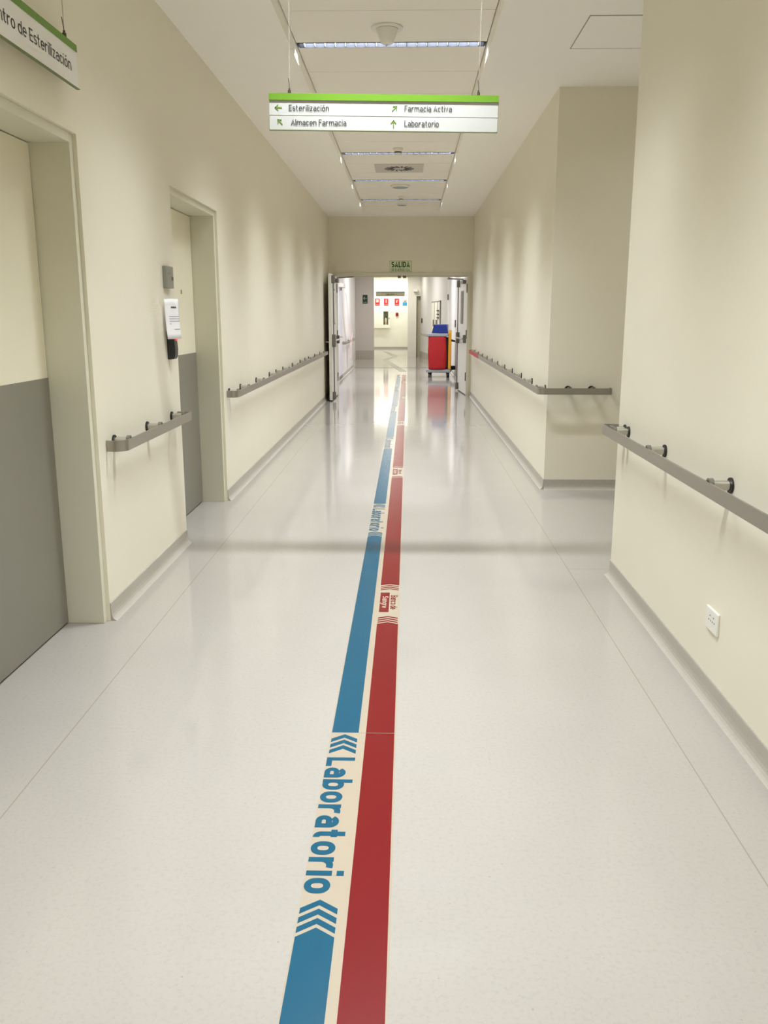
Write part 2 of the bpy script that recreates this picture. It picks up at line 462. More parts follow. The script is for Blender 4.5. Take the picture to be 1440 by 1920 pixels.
# ceiling of the corridor around the coffer
ce = MB(); CT = 3.62; CE = 16.25
ce.box(WT - 0.2, CXL, YB - 0.3, 17.22, ZC, CT); ce.box(CXR, 4.5, YB - 0.3, 17.22, ZC, CT)
ce.box(CXL, CXR, CE, 17.22, ZC, CT); ce.box(CXL, CXR, YB - 0.3, YB, ZC, CT)
ce.box(WT - 0.2, 4.5, YB - 0.3, 17.22, CT, CT + 0.1)
ceil = structure(ce.build('ceiling', M_CEIL))
# coffer panels: one every third joint is a light slot
seams = []
y = LUM[-1]
PW = (LUM[1] - LUM[0]) / 3
edges = []
for L in LUM: edges.append((L - 0.054, L + 0.054, 'lamp'))
for L in LUM_BACK: edges.append((L - 0.003, L + 0.003, 'seam'))
for L in LUM + LUM_BACK:
    for k in (1, 2):
        p = L + k * PW
        if p < CE - 0.05: edges.append((p - 0.0035, p + 0.0035, 'seam'))
edges.sort()
cur = YB + 0.005
for a, b, k in edges + [(CE - 0.006, 0, 'end')]:
    if a - cur > 0.02:
        B(CXL + 0.006, CXR - 0.006, cur, a, ZP, ZP + 0.02).build('coffer_panel', M_PANEL, ceil)
    cur = b
# back of the void, dark seen through the joints
MB().box(CXL, CXR, YB, CE, 3.555, 3.6).build('coffer_backing', M_DARK, ceil)

# corridor beyond the fire doors
structure(B(-1.92, -1.62, YF + 0.22, 26.3, 0, ZC).build('wall_ward_left', M_WHITEWALL))
structure(B(1.2, 1.5, YF + 0.22, 26.6, 0, ZC).build('wall_ward_right', M_WHITEWALL))
aw = MB(); aw.prism([(1.2, 26.6), (1.5, 26.6), (0.9, 33.4), (0.465, 33.4)], 0, ZC)
structure(aw.build('wall_bend', M_WHITEWALL))
structure(B(-3.2, -1.21, 31.7, 31.95, 0, ZC).build('wall_grey', M_GREYWALL))
structure(B(-2.1, -1.86, 26.3, 31.7, 0, ZC).build('wall_side', M_WHITEWALL))
structure(B(-3.5, -3.2, 31.7, 42.3, 0, ZC).build('wall_laboratory_left', M_CREAM))
structure(B(-3.2, 1.2, 42.0, 42.3, 0, ZC).build('wall_laboratory', M_CREAM))
structure(B(-0.01, 0.31, 33.4, 42.0, 0, ZC).build('wall_column', M_CREAM))
structure(B(0.31, 0.9, 33.4, 33.6, 2.22, ZC).build('wall_lintel', M_CREAM))
structure(B(0.31, 0.9, 33.56, 33.7, 0, 2.22).build('door_7', mat('recess_door', (196, 190, 166), 0.4)))
structure(B(-3.5, 2.5, 17.22, 43, ZC, ZC + 0.2).build('ceiling_ward', M_CEIL))
structure(B(-1.62, 1.2, 26.27, 26.33, 0, 0.004).build('trim_1', M_HW))

# coved skirting
def cove(name, axis, wallpos, sgn, a, b):
    """axis: run direction; wallpos: wall face; sgn: side the room lies on."""
    pr = [(0, 0), (0.034, 0), (0.027, 0.002), (0.019, 0.007), (0.012, 0.016), (0.008, 0.028), (0.006, 0.045), (0.005, 0.088), (0.003, 0.092), (0, 0.092)]
    pts = [(wallpos + sgn * p, q) for p, q in pr]
    return structure(MB().prism(pts, a, b, 'y' if axis == 'y' else 'x').build(name, M_COVE))
cove('baseboard_left', 'y', XL, 1, YB, D1[0]); cove('baseboard_left', 'y', XL, 1, D1[1], D2[0]); cove('baseboard_left', 'y', XL, 1, D2[1], YF)
cove('baseboard_right', 'y', XR, -1, YB, YW); cove('baseboard_right', 'y', XR, -1, YA, YF)
cove('baseboard_far', 'x', YA, -1, XR, 4.2); cove('baseboard_front', 'x', YW, 1, XR, 4.2)
cove('baseboard_ward_left', 'y', -1.62, 1, YF + 0.22, 26.3); cove('baseboard_ward_right', 'y', 1.2, -1, YF + 0.22, 26.6)
structure(B(-3.2, -1.21, 31.692, 31.7, 0, 0.30).build('baseboard_grey', M_COVE))
structure(B(-3.2, -0.01, 41.99, 42.0, 0, 0.08).build('baseboard_laboratory', M_COVE))
bw = MB(); bw.prism([(1.19, 26.6), (1.2, 26.6), (0.465, 33.4), (0.455, 33.4)], 0, 0.22)
structure(bw.build('baseboard_bend', M_COVE))

# ------------------------------------------------------------------ doors in the left wall
def side_door(name, y0, y1, label, near_visible):
    r = struct_root(name, (XL, (y0 + y1) / 2, 0), label)
    xf = XL - 0.018; xi = XL - 0.235; t = 0.042
    xleaf = XL - 0.20
    f = MB()
    f.box(xi, xf, y0, y0 + t, 0, DH); f.box(xi, xf, y1 - t, y1, 0, DH); f.box(xi, xf, y0 + t, y1 - t, DH - t, DH)
    f.build('frame', M_FRAME, r, bevel=0.002)
    a, b = y0 + t + 0.004, y1 - t - 0.004
    B(xleaf - 0.045, xleaf, a, b, 0.008, DH - t - 0.004).build('leaf', M_LEAF, r, bevel=0.002)
    B(xleaf, xleaf + 0.003, a + 0.001, b - 0.001, 0.012, 1.217).build('kick_panel', M_KICK, r)
    return r
door1 = side_door('door_1', D1[0], D1[1], 'recessed cream door with grey lower half below the hanging sterilization sign', False)
door2 = side_door('door_2', D2[0], D2[1], 'recessed cream door with grey lower half beside the taped paper notice', True)
B(XL - 0.2, XL - 0.194, 6.66, 6.675, 1.66, 1.69).build('lock_plate', mat('olive_plate', (150, 146, 84), 0.5), door2)

# ------------------------------------------------------------------ double egress fire doors
fr = MB()
fr.box(OL - 0.06, OL, YF - 0.014, YF + 0.235, 0, OH + 0.055); fr.box(OR, OR + 0.06, YF - 0.014, YF + 0.235, 0, OH + 0.055)
fr.box(OL, OR, YF - 0.014, YF + 0.235, OH, OH + 0.055)
fr.box(OL, OR, YF + 0.09, YF + 0.13, OH - 0.02, OH)
structure(fr.build('trim_2', M_FRAME, bevel=0.003))
for x in (-0.17, -0.07):
    tag(MB().lathe([(0.028, 0), (0.03, 0.02), (0.03, 0.045)], x, YF + 0.06, 16, OH - 0.045).build('door_strike', M_HW),
        'small grey latch strike under the door head, ' + ('the one nearer the folded leaf' if x < -0.1 else 'the one nearer the cart'), 'latch', 'latch strikes under the fire door head')

def fire_leaf(name, hx, hy, dirv, face, label):
    """leaf from the hinge (hx,hy) along unit dirv; face = unit vector of the pushing side."""
    L, T, Z0, Z1 = 1.20, 0.05, 0.02, 2.225
    r = struct_root(name, (hx, hy, 0), label)
    dv = Vector(dirv); fv = Vector(face)
    def bx(u0, u1, f0, f1, z0, z1):
        pts = []
        for u, f in ((u0, f0), (u1, f0), (u1, f1), (u0, f1)):
            p = Vector((hx, hy)) + dv * u + fv * f
            pts.append((p.x, p.y))
        return MB().prism(pts, z0, z1)
    def pt(u, f, z):
        p = Vector((hx, hy)) + dv * u + fv * f
        return (p.x, p.y, z)
    bx(0, L, -T, 0, Z0, Z1).build('leaf', M_DOORW, r, bevel=0.002)
    bx(0.01, L - 0.01, -T + 0.004, -0.004, 0.0, Z0).build('threshold_seal', M_BLACK, r)
    # tall glazed slot
    g = bx(0.52, 0.86, 0.0, 0.008, 1.35, 1.98).build('window_frame', M_HW, r)
    bx(0.55, 0.83, 0.004, 0.010, 1.38, 1.95).build('pane', M_GLASS, g)
    # panic hardware: two vertical rods, head latch, foot latch, bar
    bar = MB(); bar.cyl(pt(0.10, 0.05, 1.07), pt(L - 0.06, 0.05, 1.07), 0.02, seg=14)
    pb = bar.build('panic_bar', M_CHROME, r)
    for u, hw, dp in ((0.10, 0.035, 0.055), (L - 0.09, 0.05, 0.065)):
        bx(u - hw, u + hw, 0.0, dp, 1.07 - hw * 2.2, 1.07 + hw * 2.2).build('bar_bracket', M_HW, pb, bevel=0.012)
    MB().cyl(pt(L - 0.09, 0.03, 1.18), pt(L - 0.09, 0.03, 2.10), 0.011, seg=10).build('latch_rod', M_HW, r)
    MB().cyl(pt(L - 0.09, 0.03, 0.16), pt(L - 0.09, 0.03, 1.0), 0.011, seg=10).build('latch_rod', M_HW, r)
    bx(L - 0.125, L - 0.055, 0.0, 0.06, 2.06, 2.2).build('head_latch', M_HW, r, bevel=0.008)
    bx(L - 0.125, L - 0.055, 0.0, 0.06, 0.03, 0.17).build('foot_latch', M_HW, r, bevel=0.012)
    # closer with folded arm
    cl = bx(0.16, 0.44, 0.0, 0.065, 2.10, 2.17).build('door_closer', M_HW, r, bevel=0.008)
    MB().tube([pt(0.30, 0.04, 2.185), pt(0.40, 0.33, 2.20), pt(0.06, 0.34, 2.215)], 0.011).build('closer_arm', M_HW, cl)
    for z in (0.28, 1.08, 1.93):
        MB().cyl(pt(-0.008, 0.004, z), pt(-0.008, 0.004, z + 0.16), 0.014, seg=12).build('hinge', M_HW, r)
    # lever on the pulling side
    lv = MB(); lv.cyl(pt(L - 0.08, -T, 1.05), pt(L - 0.08, -T - 0.05, 1.05), 0.012); lv.cyl(pt(L - 0.08, -T - 0.05, 1.05), pt(L - 0.19, -T - 0.05, 1.05), 0.011)
    lv.build('lever_handle', M_CHROME, r)
    return r, bx, pt
fire_leaf('door_3', OL - 0.004, YF - 0.03, (0, -1), (1, 0), 'white fire door leaf folded back against the corridor wall')
th = math.radians(86)
fire_leaf('door_4', OR - 0.004, YF + 0.06, (-math.cos(th), math.sin(th)), (-math.sin(th), -math.cos(th)), 'white fire door leaf opened away beside the cleaning cart')

# ------------------------------------------------------------------ ceiling lights
def ceiling_light(y, label):
    if label: r = thing('ceiling_light', (CXM, y, ZP), label, 'light', 'louvred light strips across the ceiling coffer')
    else:
        r = bpy.data.objects.new('light_strip', None); C.objects.link(r); r.parent = ceil
        o_ = ORG[ceil.name]; r.location = (CXM - o_[0], y - o_[1], ZP - o_[2]); ORG[r.name] = (CXM, y, ZP)
    h = MB(); x0, x1 = CXL + 0.018, CXR - 0.018
    h.box(x0, x1, y - 0.054, y - 0.050, ZP - 0.004, ZP + 0.100); h.box(x0, x1, y + 0.050, y + 0.054, ZP - 0.004, ZP + 0.100)
    h.box(x0, x1, y - 0.050, y + 0.050, ZP + 0.100, ZP + 0.104)
    h.box(x0, x0 + 0.004, y - 0.050, y + 0.050, ZP, ZP + 0.100); h.box(x1 - 0.004, x1, y - 0.050, y + 0.050, ZP, ZP + 0.100)
    h.build('reflector', M_REF, r)
    n = 18
    for i in range(n):
        x = x0 + (x1 - x0) * (i + 0.5) / n
        B(x - 0.0025, x + 0.0025, y - 0.049, y + 0.049, ZP + 0.002, ZP + 0.062).build('louvre_blade', M_BLADE, r)
    MB().cyl((x0 + 0.03, y, ZP + 0.088), (x1 - 0.03, y, ZP + 0.088), 0.008, seg=12).build('tube', M_TUBE, r)
    for x in (x0 + 0.012, x1 - 0.012):
        B(x - 0.008, x + 0.008, y - 0.03, y + 0.03, ZP + 0.078, ZP + 0.098).build('end_socket', M_WHITEP, r)
    return r
for y, lb in zip(LUM, (None, None, None,
                       'louvred white light strip just behind the conical ceiling detector', None,
                       'louvred white light strip between the small smoke detector and the swirl air diffuser',
                       'louvred white light strip between the swirl air diffuser and the round ceiling speaker',
                       'louvred white light strip at the far end of the ceiling coffer')):
    ceiling_light(y, lb)

# ------------------------------------------------------------------ things on the ceiling
t = thing('ceiling_detector', (-0.153, 6.47, ZP), 'large white conical ceiling detector on a round plate', 'detector')
MB().lathe([(0.108, 0), (0.108, -0.008), (0.104, -0.012)], -0.153, 6.47, 40, ZP).build('base_plate', M_WHITEP, t)
MB().lathe([(0.076, -0.012), (0.074, -0.018), (0.047, -0.088), (0.043, -0.096), (0.030, -0.104), (0.010, -0.107)], -0.153, 6.47, 40, ZP).build('cone', M_WHITEP, t)
MB().lathe([(0.007, -0.107), (0.007, -0.110)], -0.153, 6.47, 12, ZP).build('indicator', M_CHROME, t)

def smoke(x, y, rad, label):
    t = thing('smoke_detector', (x, y, ZP), label, 'smoke detector', 'small round smoke detectors')
    MB().lathe([(rad, 0), (rad, -0.018), (rad * 0.93, -0.024), (rad * 0.72, -0.04)], x, y, 28, ZP).build('base', M_WHITEP, t)
    MB().lathe([(rad * 0.70, -0.04), (rad * 0.66, -0.052)], x, y, 28, ZP).build('sensor_ring', M_DARK, t)
    MB().lathe([(rad * 0.72, -0.052), (rad * 0.6, -0.06), (rad * 0.2, -0.063)], x, y, 28, ZP).build('cap', M_WHITEP, t)
smoke(-0.128, 10.83, 0.058, 'small smoke detector in front of the swirl air diffuser')
smoke(-0.122, 15.02, 0.045, 'small smoke detector near the far end of the coffer')

def speaker(x, y, rad, label):
    t = thing('ceiling_speaker', (x, y, ZP), label, 'speaker', 'round flat ceiling speakers')
    MB().lathe([(rad, 0), (rad * 0.98, -0.008), (rad * 0.8, -0.03)], x, y, 36, ZP).build('rim', M_WHITEP, t)
    MB().lathe([(rad * 0.79, -0.03), (rad * 0.74, -0.034)], x, y, 36, ZP).build('grille', M_CARTG, t)
speaker(-0.127, 13.8, 0.147, 'round ceiling speaker behind the swirl air diffuser')
speaker(-0.115, 15.95, 0.10, 'round ceiling speaker at the far end of the coffer')

dx0, dx1, dy0, dy1 = -0.445, 0.192, 11.90, 12.55
t = thing('air_diffuser', ((dx0 + dx1) / 2, (dy0 + dy1) / 2, ZP), 'square swirl air diffuser with black radial slots in the ceiling', 'air vent')
B(dx0, dx1, dy0, dy1, ZP - 0.008, ZP).build('face_plate', mat('diffuser_paint', (200, 194, 184), 0.5), t)
cxx, cyy = (dx0 + dx1) / 2, (dy0 + dy1) / 2
for i in range(16):
    a = 2 * PI * i / 16
    p = [(0.075, -0.012), (0.19, -0.012), (0.19, 0.012), (0.075, 0.012)]
    ca, sa = math.cos(a), math.sin(a); off = 0.035
    poly = [(cxx + u * ca - (v + off) * sa, cyy + u * sa + (v + off) * ca) for u, v in p]
    MB().prism(poly, ZP - 0.011, ZP - 0.008).build('slot', M_BLACK, t)

t = thing('access_hatch', (1.42, 6.27, ZC), 'square access hatch in the ceiling over the side corridor', 'access hatch')
hx0, hx1, hy0, hy1 = 1.105, 1.745, 5.93, 6.615
fm = MB()
fm.box(hx0, hx1, hy0, hy0 + 0.006, ZC - 0.004, ZC); fm.box(hx0, hx1, hy1 - 0.006, hy1, ZC - 0.004, ZC)
fm.box(hx0, hx0 + 0.006, hy0, hy1, ZC - 0.004, ZC); fm.box(hx1 - 0.006, hx1, hy0, hy1, ZC - 0.004, ZC)
fm.build('frame', mat('hatch_frame', (168, 160, 148), 0.6), t)
B(hx0 + 0.006, hx1 - 0.006, hy0 + 0.006, hy1 - 0.006, ZC - 0.003, ZC).build('panel', M_CEIL, t)

# ------------------------------------------------------------------ hanging signs
def arrow_poly(size, ang, th=0.125):
    """open-headed arrow, one outline list per stroke, pointing along +x before rotation by ang"""
    s = size / 2; w_ = size * th / 2
    segs = [((-s, 0), (s * 0.92, 0)), ((s, 0), (s * 0.15, s * 0.78)), ((s, 0), (s * 0.15, -s * 0.78))]
    out = []
    for a, b in segs:
        a = Vector(a); b = Vector(b); dd = (b - a).normalized(); nn = Vector((-dd.y, dd.x)) * w_
        e = dd * w_ if a.x > 0 else dd * 0
        q = [a - e - nn, b - nn, b + nn, a - e + nn]
        ca, sa = math.cos(ang), math.sin(ang)
        out.append([(p.x * ca - p.y * sa, p.x * sa + p.y * ca) for p in q])
    return out
def arrow(name, m, parent, origin, ux, uy, size, ang, depth=0.0008):
    return merge(*[plane_prism(p, origin, ux, uy, depth) for p in arrow_poly(size, ang)]).build(name, m, parent)

def cables(t, pts, ztop, m=M_CABLE):
    for (x, y, zs) in pts:
        c = MB(); c.cyl((x, y, zs), (x, y, ztop), 0.0016, seg=6); cab = c.build('cable', m, t)
        k = MB(); k.cyl((x + 0.002, y - 0.003, zs + 0.02), (x - 0.004, y - 0.006, zs + 0.075), 0.0018, seg=6); k.build('cable_tail', M_CLAMP, cab)
        g = MB(); g.cyl((x, y, zs - 0.022), (x, y, zs + 0.016), 0.0085, seg=12); g.cyl((x, y, zs + 0.016), (x, y, zs + 0.026), 0.005, seg=10)
        g.build('clamp', M_CLAMP, t)

K = 1.05
sx0, sx1, sy_ = -0.703 * K, 0.441 * K, 4.70 * K
zt, zb = CAMH + 1.076 * K, CAMH + 0.9055 * K
roll = math.radians(0.95)
cxs = (sx0 + sx1) / 2
t = thing('hanging_sign', (cxs, sy_, zb), 'hanging white direction sign with green top band and four destinations', 'sign')
B(sx0, sx1, sy_, sy_ + 0.018, zb, zt).build('board', M_SIGNW, t, bevel=0.001)
B(sx0 - 0.001, sx1 + 0.001, sy_ - 0.004, sy_ + 0.022, zt - 0.031 * K, zt).build('top_band', M_GREEN, t)
dv = MB(); dv.box(sx0 - 0.001, sx0 + 0.0015, sy_ - 0.0012, sy_ + 0.019, zb, zt - 0.103 * K); dv.box(sx1 - 0.0015, sx1 + 0.001, sy_ - 0.0012, sy_ + 0.019, zb, zt - 0.031 * K)
dv.box(sx0, sx1, sy_ - 0.0012, sy_ + 0.019, zb - 0.001, zb + 0.0018)
dv.build('edge_trim', M_SIGNEDGE, t)
zm = zt - 0.1005 * K
g = MB(); g.box(sx0, sx1, sy_ - 0.0008, sy_, zm - 0.0008, zm + 0.0008); g.box(-0.132 * K, -0.132 * K + 0.0015, sy_ - 0.0008, sy_, zb, zt - 0.031 * K)
g.build('panel_joint', mat('joint_grey', (176, 178, 172), 0.6), t)
UX, UY = (1, 0, 0), (0, 0, 1)
yf = sy_ - 0.0002
for (xa, za, ang) in ((-0.655, 0.066, PI), (-0.648, 0.134, PI * 0.75), (-0.076, 0.066, PI / 4), (-0.079, 0.137, PI / 2)):
    arrow('arrow', M_ARROW, t, (xa * K, yf - 0.0004, zt - za * K), UX, UY, 0.033 * K, ang, 0.0008)
for s_, xa, za, wd in (('Esterilización', -0.604, 0.081, 0.202), ('Almacen Farmacia', -0.594, 0.148, 0.279),
                       ('Farmacia Activa', -0.025, 0.078, 0.236), ('Laboratorio', -0.024, 0.148, 0.172)):
    text('lettering', s_, M_TXT, t, (xa * K, yf - 0.0004, zt - za * K), UX, UY, wd * K, 0.0285 * K, 0.128, 0.0008)
cables(t, [(-0.602 * K, sy_ + 0.009, zt), (0.34 * K, sy_ + 0.009, zt)], ZP)
t.rotation_euler = (0, roll, 0)

# sign along the left wall
xs_, za_, zb_ = -1.42, 2.624, 2.453
y0_, y1_ = 2.89, 4.03
t = thing('hanging_sign', (xs_, (y0_ + y1_) / 2, zb_), 'hanging white sterilization sign with green band along the wall over a door', 'sign')
B(xs_ - 0.012, xs_, y0_, y1_, zb_, za_).build('board', mat('sign_white_worn', (232, 230, 226), 0.4, noise=0.03, nscale=4), t, bevel=0.001)
B(xs_ - 0.015, xs_ + 0.003, y0_ - 0.001, y1_ + 0.001, za_ - 0.028, za_).build('top_band', M_GREEN, t)
B(xs_ - 0.013, xs_ + 0.001, y0_, y1_ + 0.012, zb_ - 0.0025, zb_ + 0.001).build('edge_trim', M_SIGNEDGE, t)
text('lettering', 'Centro de Esterilización', mat('worn_ink', (62, 62, 60), 0.6), t, (xs_ + 0.0001, 3.955, zb_ + 0.052), (0, 1, 0), (0, 0, 1), 0.757, 0.046, 0.125, 0.0008, 'RIGHT')
cables(t, [(xs_ - 0.006, 3.92, za_), (xs_ - 0.006, 3.0, za_)], ZC)

# exit sign over the fire doors
t = thing('exit_sign', (-0.143, YF, 2.305), 'pale green emergency exit sign above the fire doors', 'sign')
B(-0.35, 0.065, YF - 0.006, YF, 2.305, 2.508).build('board', M_PHOTO, t, bevel=0.002)
bd = MB()
for a in ((-0.346, 0.061, 2.500, 2.504), (-0.346, 0.061, 2.309, 2.313), (-0.346, -0.342, 2.309, 2.504), (0.057, 0.061, 2.309, 2.504)):
    bd.box(a[0], a[1], YF - 0.0068, YF - 0.006, a[2], a[3])
bd.build('border', M_SIGNEDGE, t)
text('lettering', 'SALIDA', M_EXITG, t, (-0.1425, YF - 0.0062, 2.388), UX, UY, 0.345, 0.105, 0.21, 0.001, 'CENTER')
text('lettering', 'DE EMERGENCIA', M_EXITG, t, (-0.1425, YF - 0.0062, 2.322), UX, UY, 0.345, 0.048, 0.125, 0.001, 'CENTER')

# ------------------------------------------------------------------ handrails
def arc(cx, cy, r, a0, a1, n=8):
    return [(cx + r * math.cos(math.radians(a0 + (a1 - a0) * i / n)), cy + r * math.sin(math.radians(a0 + (a1 - a0) * i / n))) for i in range(n + 1)]
RZ0, RZ1 = 0.843, 0.898
def handrail(path, posts, label, base, z0=RZ0, z1=RZ1):
    t = thing('handrail', base, label, 'handrail', 'steel handrails along the corridor walls')
    MB().ribbon(path, 0.008, z0, z1).build('bar', M_STEEL, t)
    zc = (z0 + z1) / 2 + 0.012
    for (x, y, nx, ny, ln) in posts:            # foot on the wall, normal into the room, length to the bar
        p = MB(); p.cyl((x, y, zc), (x + nx * (ln - 0.004), y + ny * (ln - 0.004), zc), 0.019, seg=18)
        po = p.build('post', M_CHROME, t)
        q = MB(); q.cyl((x, y, zc), (x + nx * 0.008, y + ny * 0.008, zc), 0.030, seg=24)
        q.build('rosette', M_BLACK, po)
        q = MB(); q.cyl((x + nx * (ln - 0.022), y + ny * (ln - 0.022), zc + 0.004), (x + nx * (ln - 0.004), y + ny * (ln - 0.004), zc + 0.004), 0.024, seg=16)
        q.build('bracket', M_HW, po)
    return t
SO = 0.092
xb = XL + SO
# short rail between the two doors
path = [(XL, 4.262)] + arc(XL + 0.045, 4.262 + 0.047, 0.047, -90, 0)[0:] 
path = [(XL + 0.002, 4.262)] + [(x, y) for x, y in arc(xb - 0.055, 4.262 + 0.055, 0.055, -90, 0)] + [(x, y) for x, y in arc(xb - 0.012, 5.628 - 0.012, 0.012, 0, 90, 4)] + [(XL + 0.002, 5.628)]
handrail(path, [(XL, y, 1, 0, SO) for y in (4.375, 4.951, 5.483)], 'short steel handrail under the paper notice between two recessed doors', (XL, 4.95, RZ0))
path = [(XL + 0.002, 7.208)] + arc(xb - 0.055, 7.208 + 0.055, 0.055, -90, 0) + arc(xb - 0.055, 15.55 - 0.055, 0.055, 0, 90) + [(XL + 0.002, 15.55)]
handrail(path, [(XL, y, 1, 0, SO) for y in (7.30, 7.80, 8.63, 9.47, 9.95, 10.51, 11.37, 12.2, 12.77, 13.26, 14.14, 14.95)], 'long steel handrail running to the folded back fire door leaf', (XL, 11.4, RZ0))
xr = XR - SO
path = [(XR - 0.002, YW - 0.006)] + arc(xr + 0.012, YW - 0.018, 0.012, 90, 180, 4) + [(xr, -1.0), (XR - 0.002, -1.0)]
handrail(path, [(XR, y, -1, 0, SO) for y in (4.87, 4.79, 4.10, 3.24, 2.4, 1.5, 0.6, -0.3)], 'steel handrail on the wall above the white socket', (XR, 2.0, RZ0))
yc = YA - SO
path = [(XR - 0.002, 16.35)] + arc(xr + 0.03, 16.35 - 0.03, 0.03, 90, 180, 5) + arc(xr + 0.055, yc + 0.055, 0.055, 180, 270) + arc(1.745 - 0.02, yc + 0.02, 0.02, -90, 0, 5) + [(1.745, YA - 0.002)]
hr = handrail(path, [(XR, y, -1, 0, SO) for y in (7.76, 8.6, 9.42, 10.25, 11.05, 11.92, 12.72, 13.5, 14.36, 15.2, 16.0)] + [(1.385, YA, 0, -1, SO), (1.585, YA, 0, -1, SO)],
              'steel handrail with a red end wrapping round the wall corner', (XR, 11.5, RZ0))
MB().box(xr - 0.0065, xr + 0.006, 14.1, 16.2, RZ0 - 0.002, RZ1 + 0.002).build('red_sleeve', mat('red_tape', (176, 36, 44), 0.5), hr)
# rails beyond the fire doors
path = [(-1.618, 21.9)] + arc(-1.528 - 0.05, 21.9 + 0.05, 0.05, -90, 0) + arc(-1.528 - 0.05, 26.1 - 0.05, 0.05, 0, 90) + [(-1.618, 26.1)]
handrail(path, [(-1.62, y, 1, 0, SO) for y in (22.3, 24, 25.7)], 'steel handrail beyond the fire doors with pale pink tape tied to it', (-1.62, 24, 0.82), 0.815, 0.87)
path = [(-1.618, 17.4)] + arc(-1.528 - 0.05, 17.45, 0.05, -90, 0) + arc(-1.528 - 0.05, 19.2 - 0.05, 0.05, 0, 90) + [(-1.618, 19.2)]
handrail(path, [(-1.62, y, 1, 0, SO) for y in (17.7, 18.9)], 'short steel handrail just beyond the folded back fire door leaf', (-1.62, 18.3, 0.82), 0.815, 0.87)
def bend(y, off=0.0):
    return 1.2 + (0.465 - 1.2) * (y - 26.6) / (33.4 - 26.6) - off
path = [(bend(33.0), 33.0), (bend(33.0, SO), 32.95), (bend(27.5, SO), 27.5), (bend(27.4), 27.45)]
handrail(path, [(bend(y), y, -1, 0, SO) for y in (28.5, 30.2, 31.8)], 'pale handrail on the angled wall behind the cleaning cart', (bend(30), 30, 0.82), 0.80, 0.86)

# ------------------------------------------------------------------ things on the left wall
t = thing('intercom', (XL, 5.52, 1.667), 'grey metal intercom box above the paper notice', 'intercom')
B(XL, XL + 0.028, 5.455, 5.60, 1.667, 1.797).build('housing', mat('intercom_metal', (146, 146, 138), 0.4, metal=0.4), t, bevel=0.003)
B(XL + 0.028, XL + 0.030, 5.555, 5.592, 1.715, 1.737).build('screen', M_GLASS, t)
B(XL + 0.028, XL + 0.0295, 5.47, 5.53, 1.752, 1.756).build('groove', M_HW, t)
# card reader, curved black body under the notice
t = thing('card_reader', (XL, 5.50, 1.236), 'curved black card reader with a red light under the paper notice', 'card reader')
pr = [(0.0, 1.236), (0.038, 1.238), (0.047, 1.255), (0.050, 1.30), (0.046, 1.36), (0.036, 1.41), (0.0, 1.412)]
MB().prism([(XL + a, b) for a, b in pr], 5.47, 5.545, 'y').build('body', mat('reader_black', (24, 24, 22), 0.35), t, bevel=0.004)
B(XL + 0.040, XL + 0.049, 5.50, 5.545, 1.350, 1.366).build('status_light', mat('red_led', (230, 40, 60), 0.4, emit=(255, 40, 60), estr=1.2), t)
# paper notice: taped over the reader, standing off the wall
t = thing('paper_notice', (XL + 0.03, 5.475, 1.362), 'white printed paper notice taped over the black card reader', 'notice')
pa, pb_ = Vector((XL + 0.016, 5.40, 0)), Vector((XL + 0.062, 5.555, 0))
pd = (pb_ - pa); pn = Vector((pd.y, -pd.x, 0)).normalized()
sh = MB(); nC = 10; z0, z1 = 1.362, 1.603
for i in range(nC + 1):
    q = i / nC
    p = pa + pd * q + pn * (0.010 * math.sin(q * PI))
    for k in range(9):
        zz = z0 + (z1 - z0) * k / 8
        o_ = pn * (0.012 * (1 - k / 8) ** 2)
        sh.v.append((p.x + o_.x, p.y + o_.y, zz))
for i in range(nC):
    for k in range(8):
        a = i * 9 + k; sh.quad(a, a + 9, a + 10, a + 1, smooth=True)
pap = sh.build('sheet', M_PAPER, t)
so = pap.modifiers.new('thickness', 'SOLIDIFY'); so.thickness = 0.0006; so.offset = -1
dir_ = pd.normalized()
def line_(q0, q1, zc, hh):
    mbs = MB(); n = 6
    for i in range(n):
        qa = q0 + (q1 - q0) * i / n; qb = q0 + (q1 - q0) * (i + 1) / n
        k0 = len(mbs.v)
        for q in (qa, qb):
            for zz in (zc - hh / 2, zc + hh / 2):
                u = (zz - z0) / (z1 - z0)
                p = pa + pd * q + pn * (0.010 * math.sin(q * PI) + 0.012 * (1 - u) ** 2 + 0.0012)
                mbs.v.append((p.x, p.y, zz))
        mbs.quad(k0, k0 + 2, k0 + 3, k0 + 1)
    return mbs
merge(line_(0.34, 0.72, 1.551, 0.011)).build('heading', M_INK, t)
merge(line_(0.2, 0.97, 1.497, 0.003), line_(0.2, 0.97, 1.483, 0.004), line_(0.2, 0.97, 1.469, 0.004), line_(0.2, 0.3, 1.453, 0.003), line_(0.45, 0.95, 1.420, 0.004)).build('printed_lines', mat('faint_ink', (150, 150, 156), 0.8), t)

# wall socket on the right wall
t = thing('wall_socket', (XR, 3.30, 0.285), 'white wall socket low on the wall above the skirting', 'socket')
B(XR - 0.010, XR, 3.234, 3.367, 0.285, 0.375).build('face_plate', M_WHITEP, t, bevel=0.003)
xo = XR - 0.010
for yc2 in (3.317, 3.277):
    s2 = MB()
    s2.box(xo - 0.001, xo, yc2 - 0.014, yc2 - 0.009, 0.325, 0.331); s2.box(xo - 0.001, xo, yc2 + 0.006, yc2 + 0.012, 0.325, 0.331)
    s2.box(xo - 0.001, xo, yc2 - 0.006, yc2 + 0.004, 0.345, 0.349)
    s2.build('outlet', mat('socket_holes', (110, 108, 100), 0.6), t)

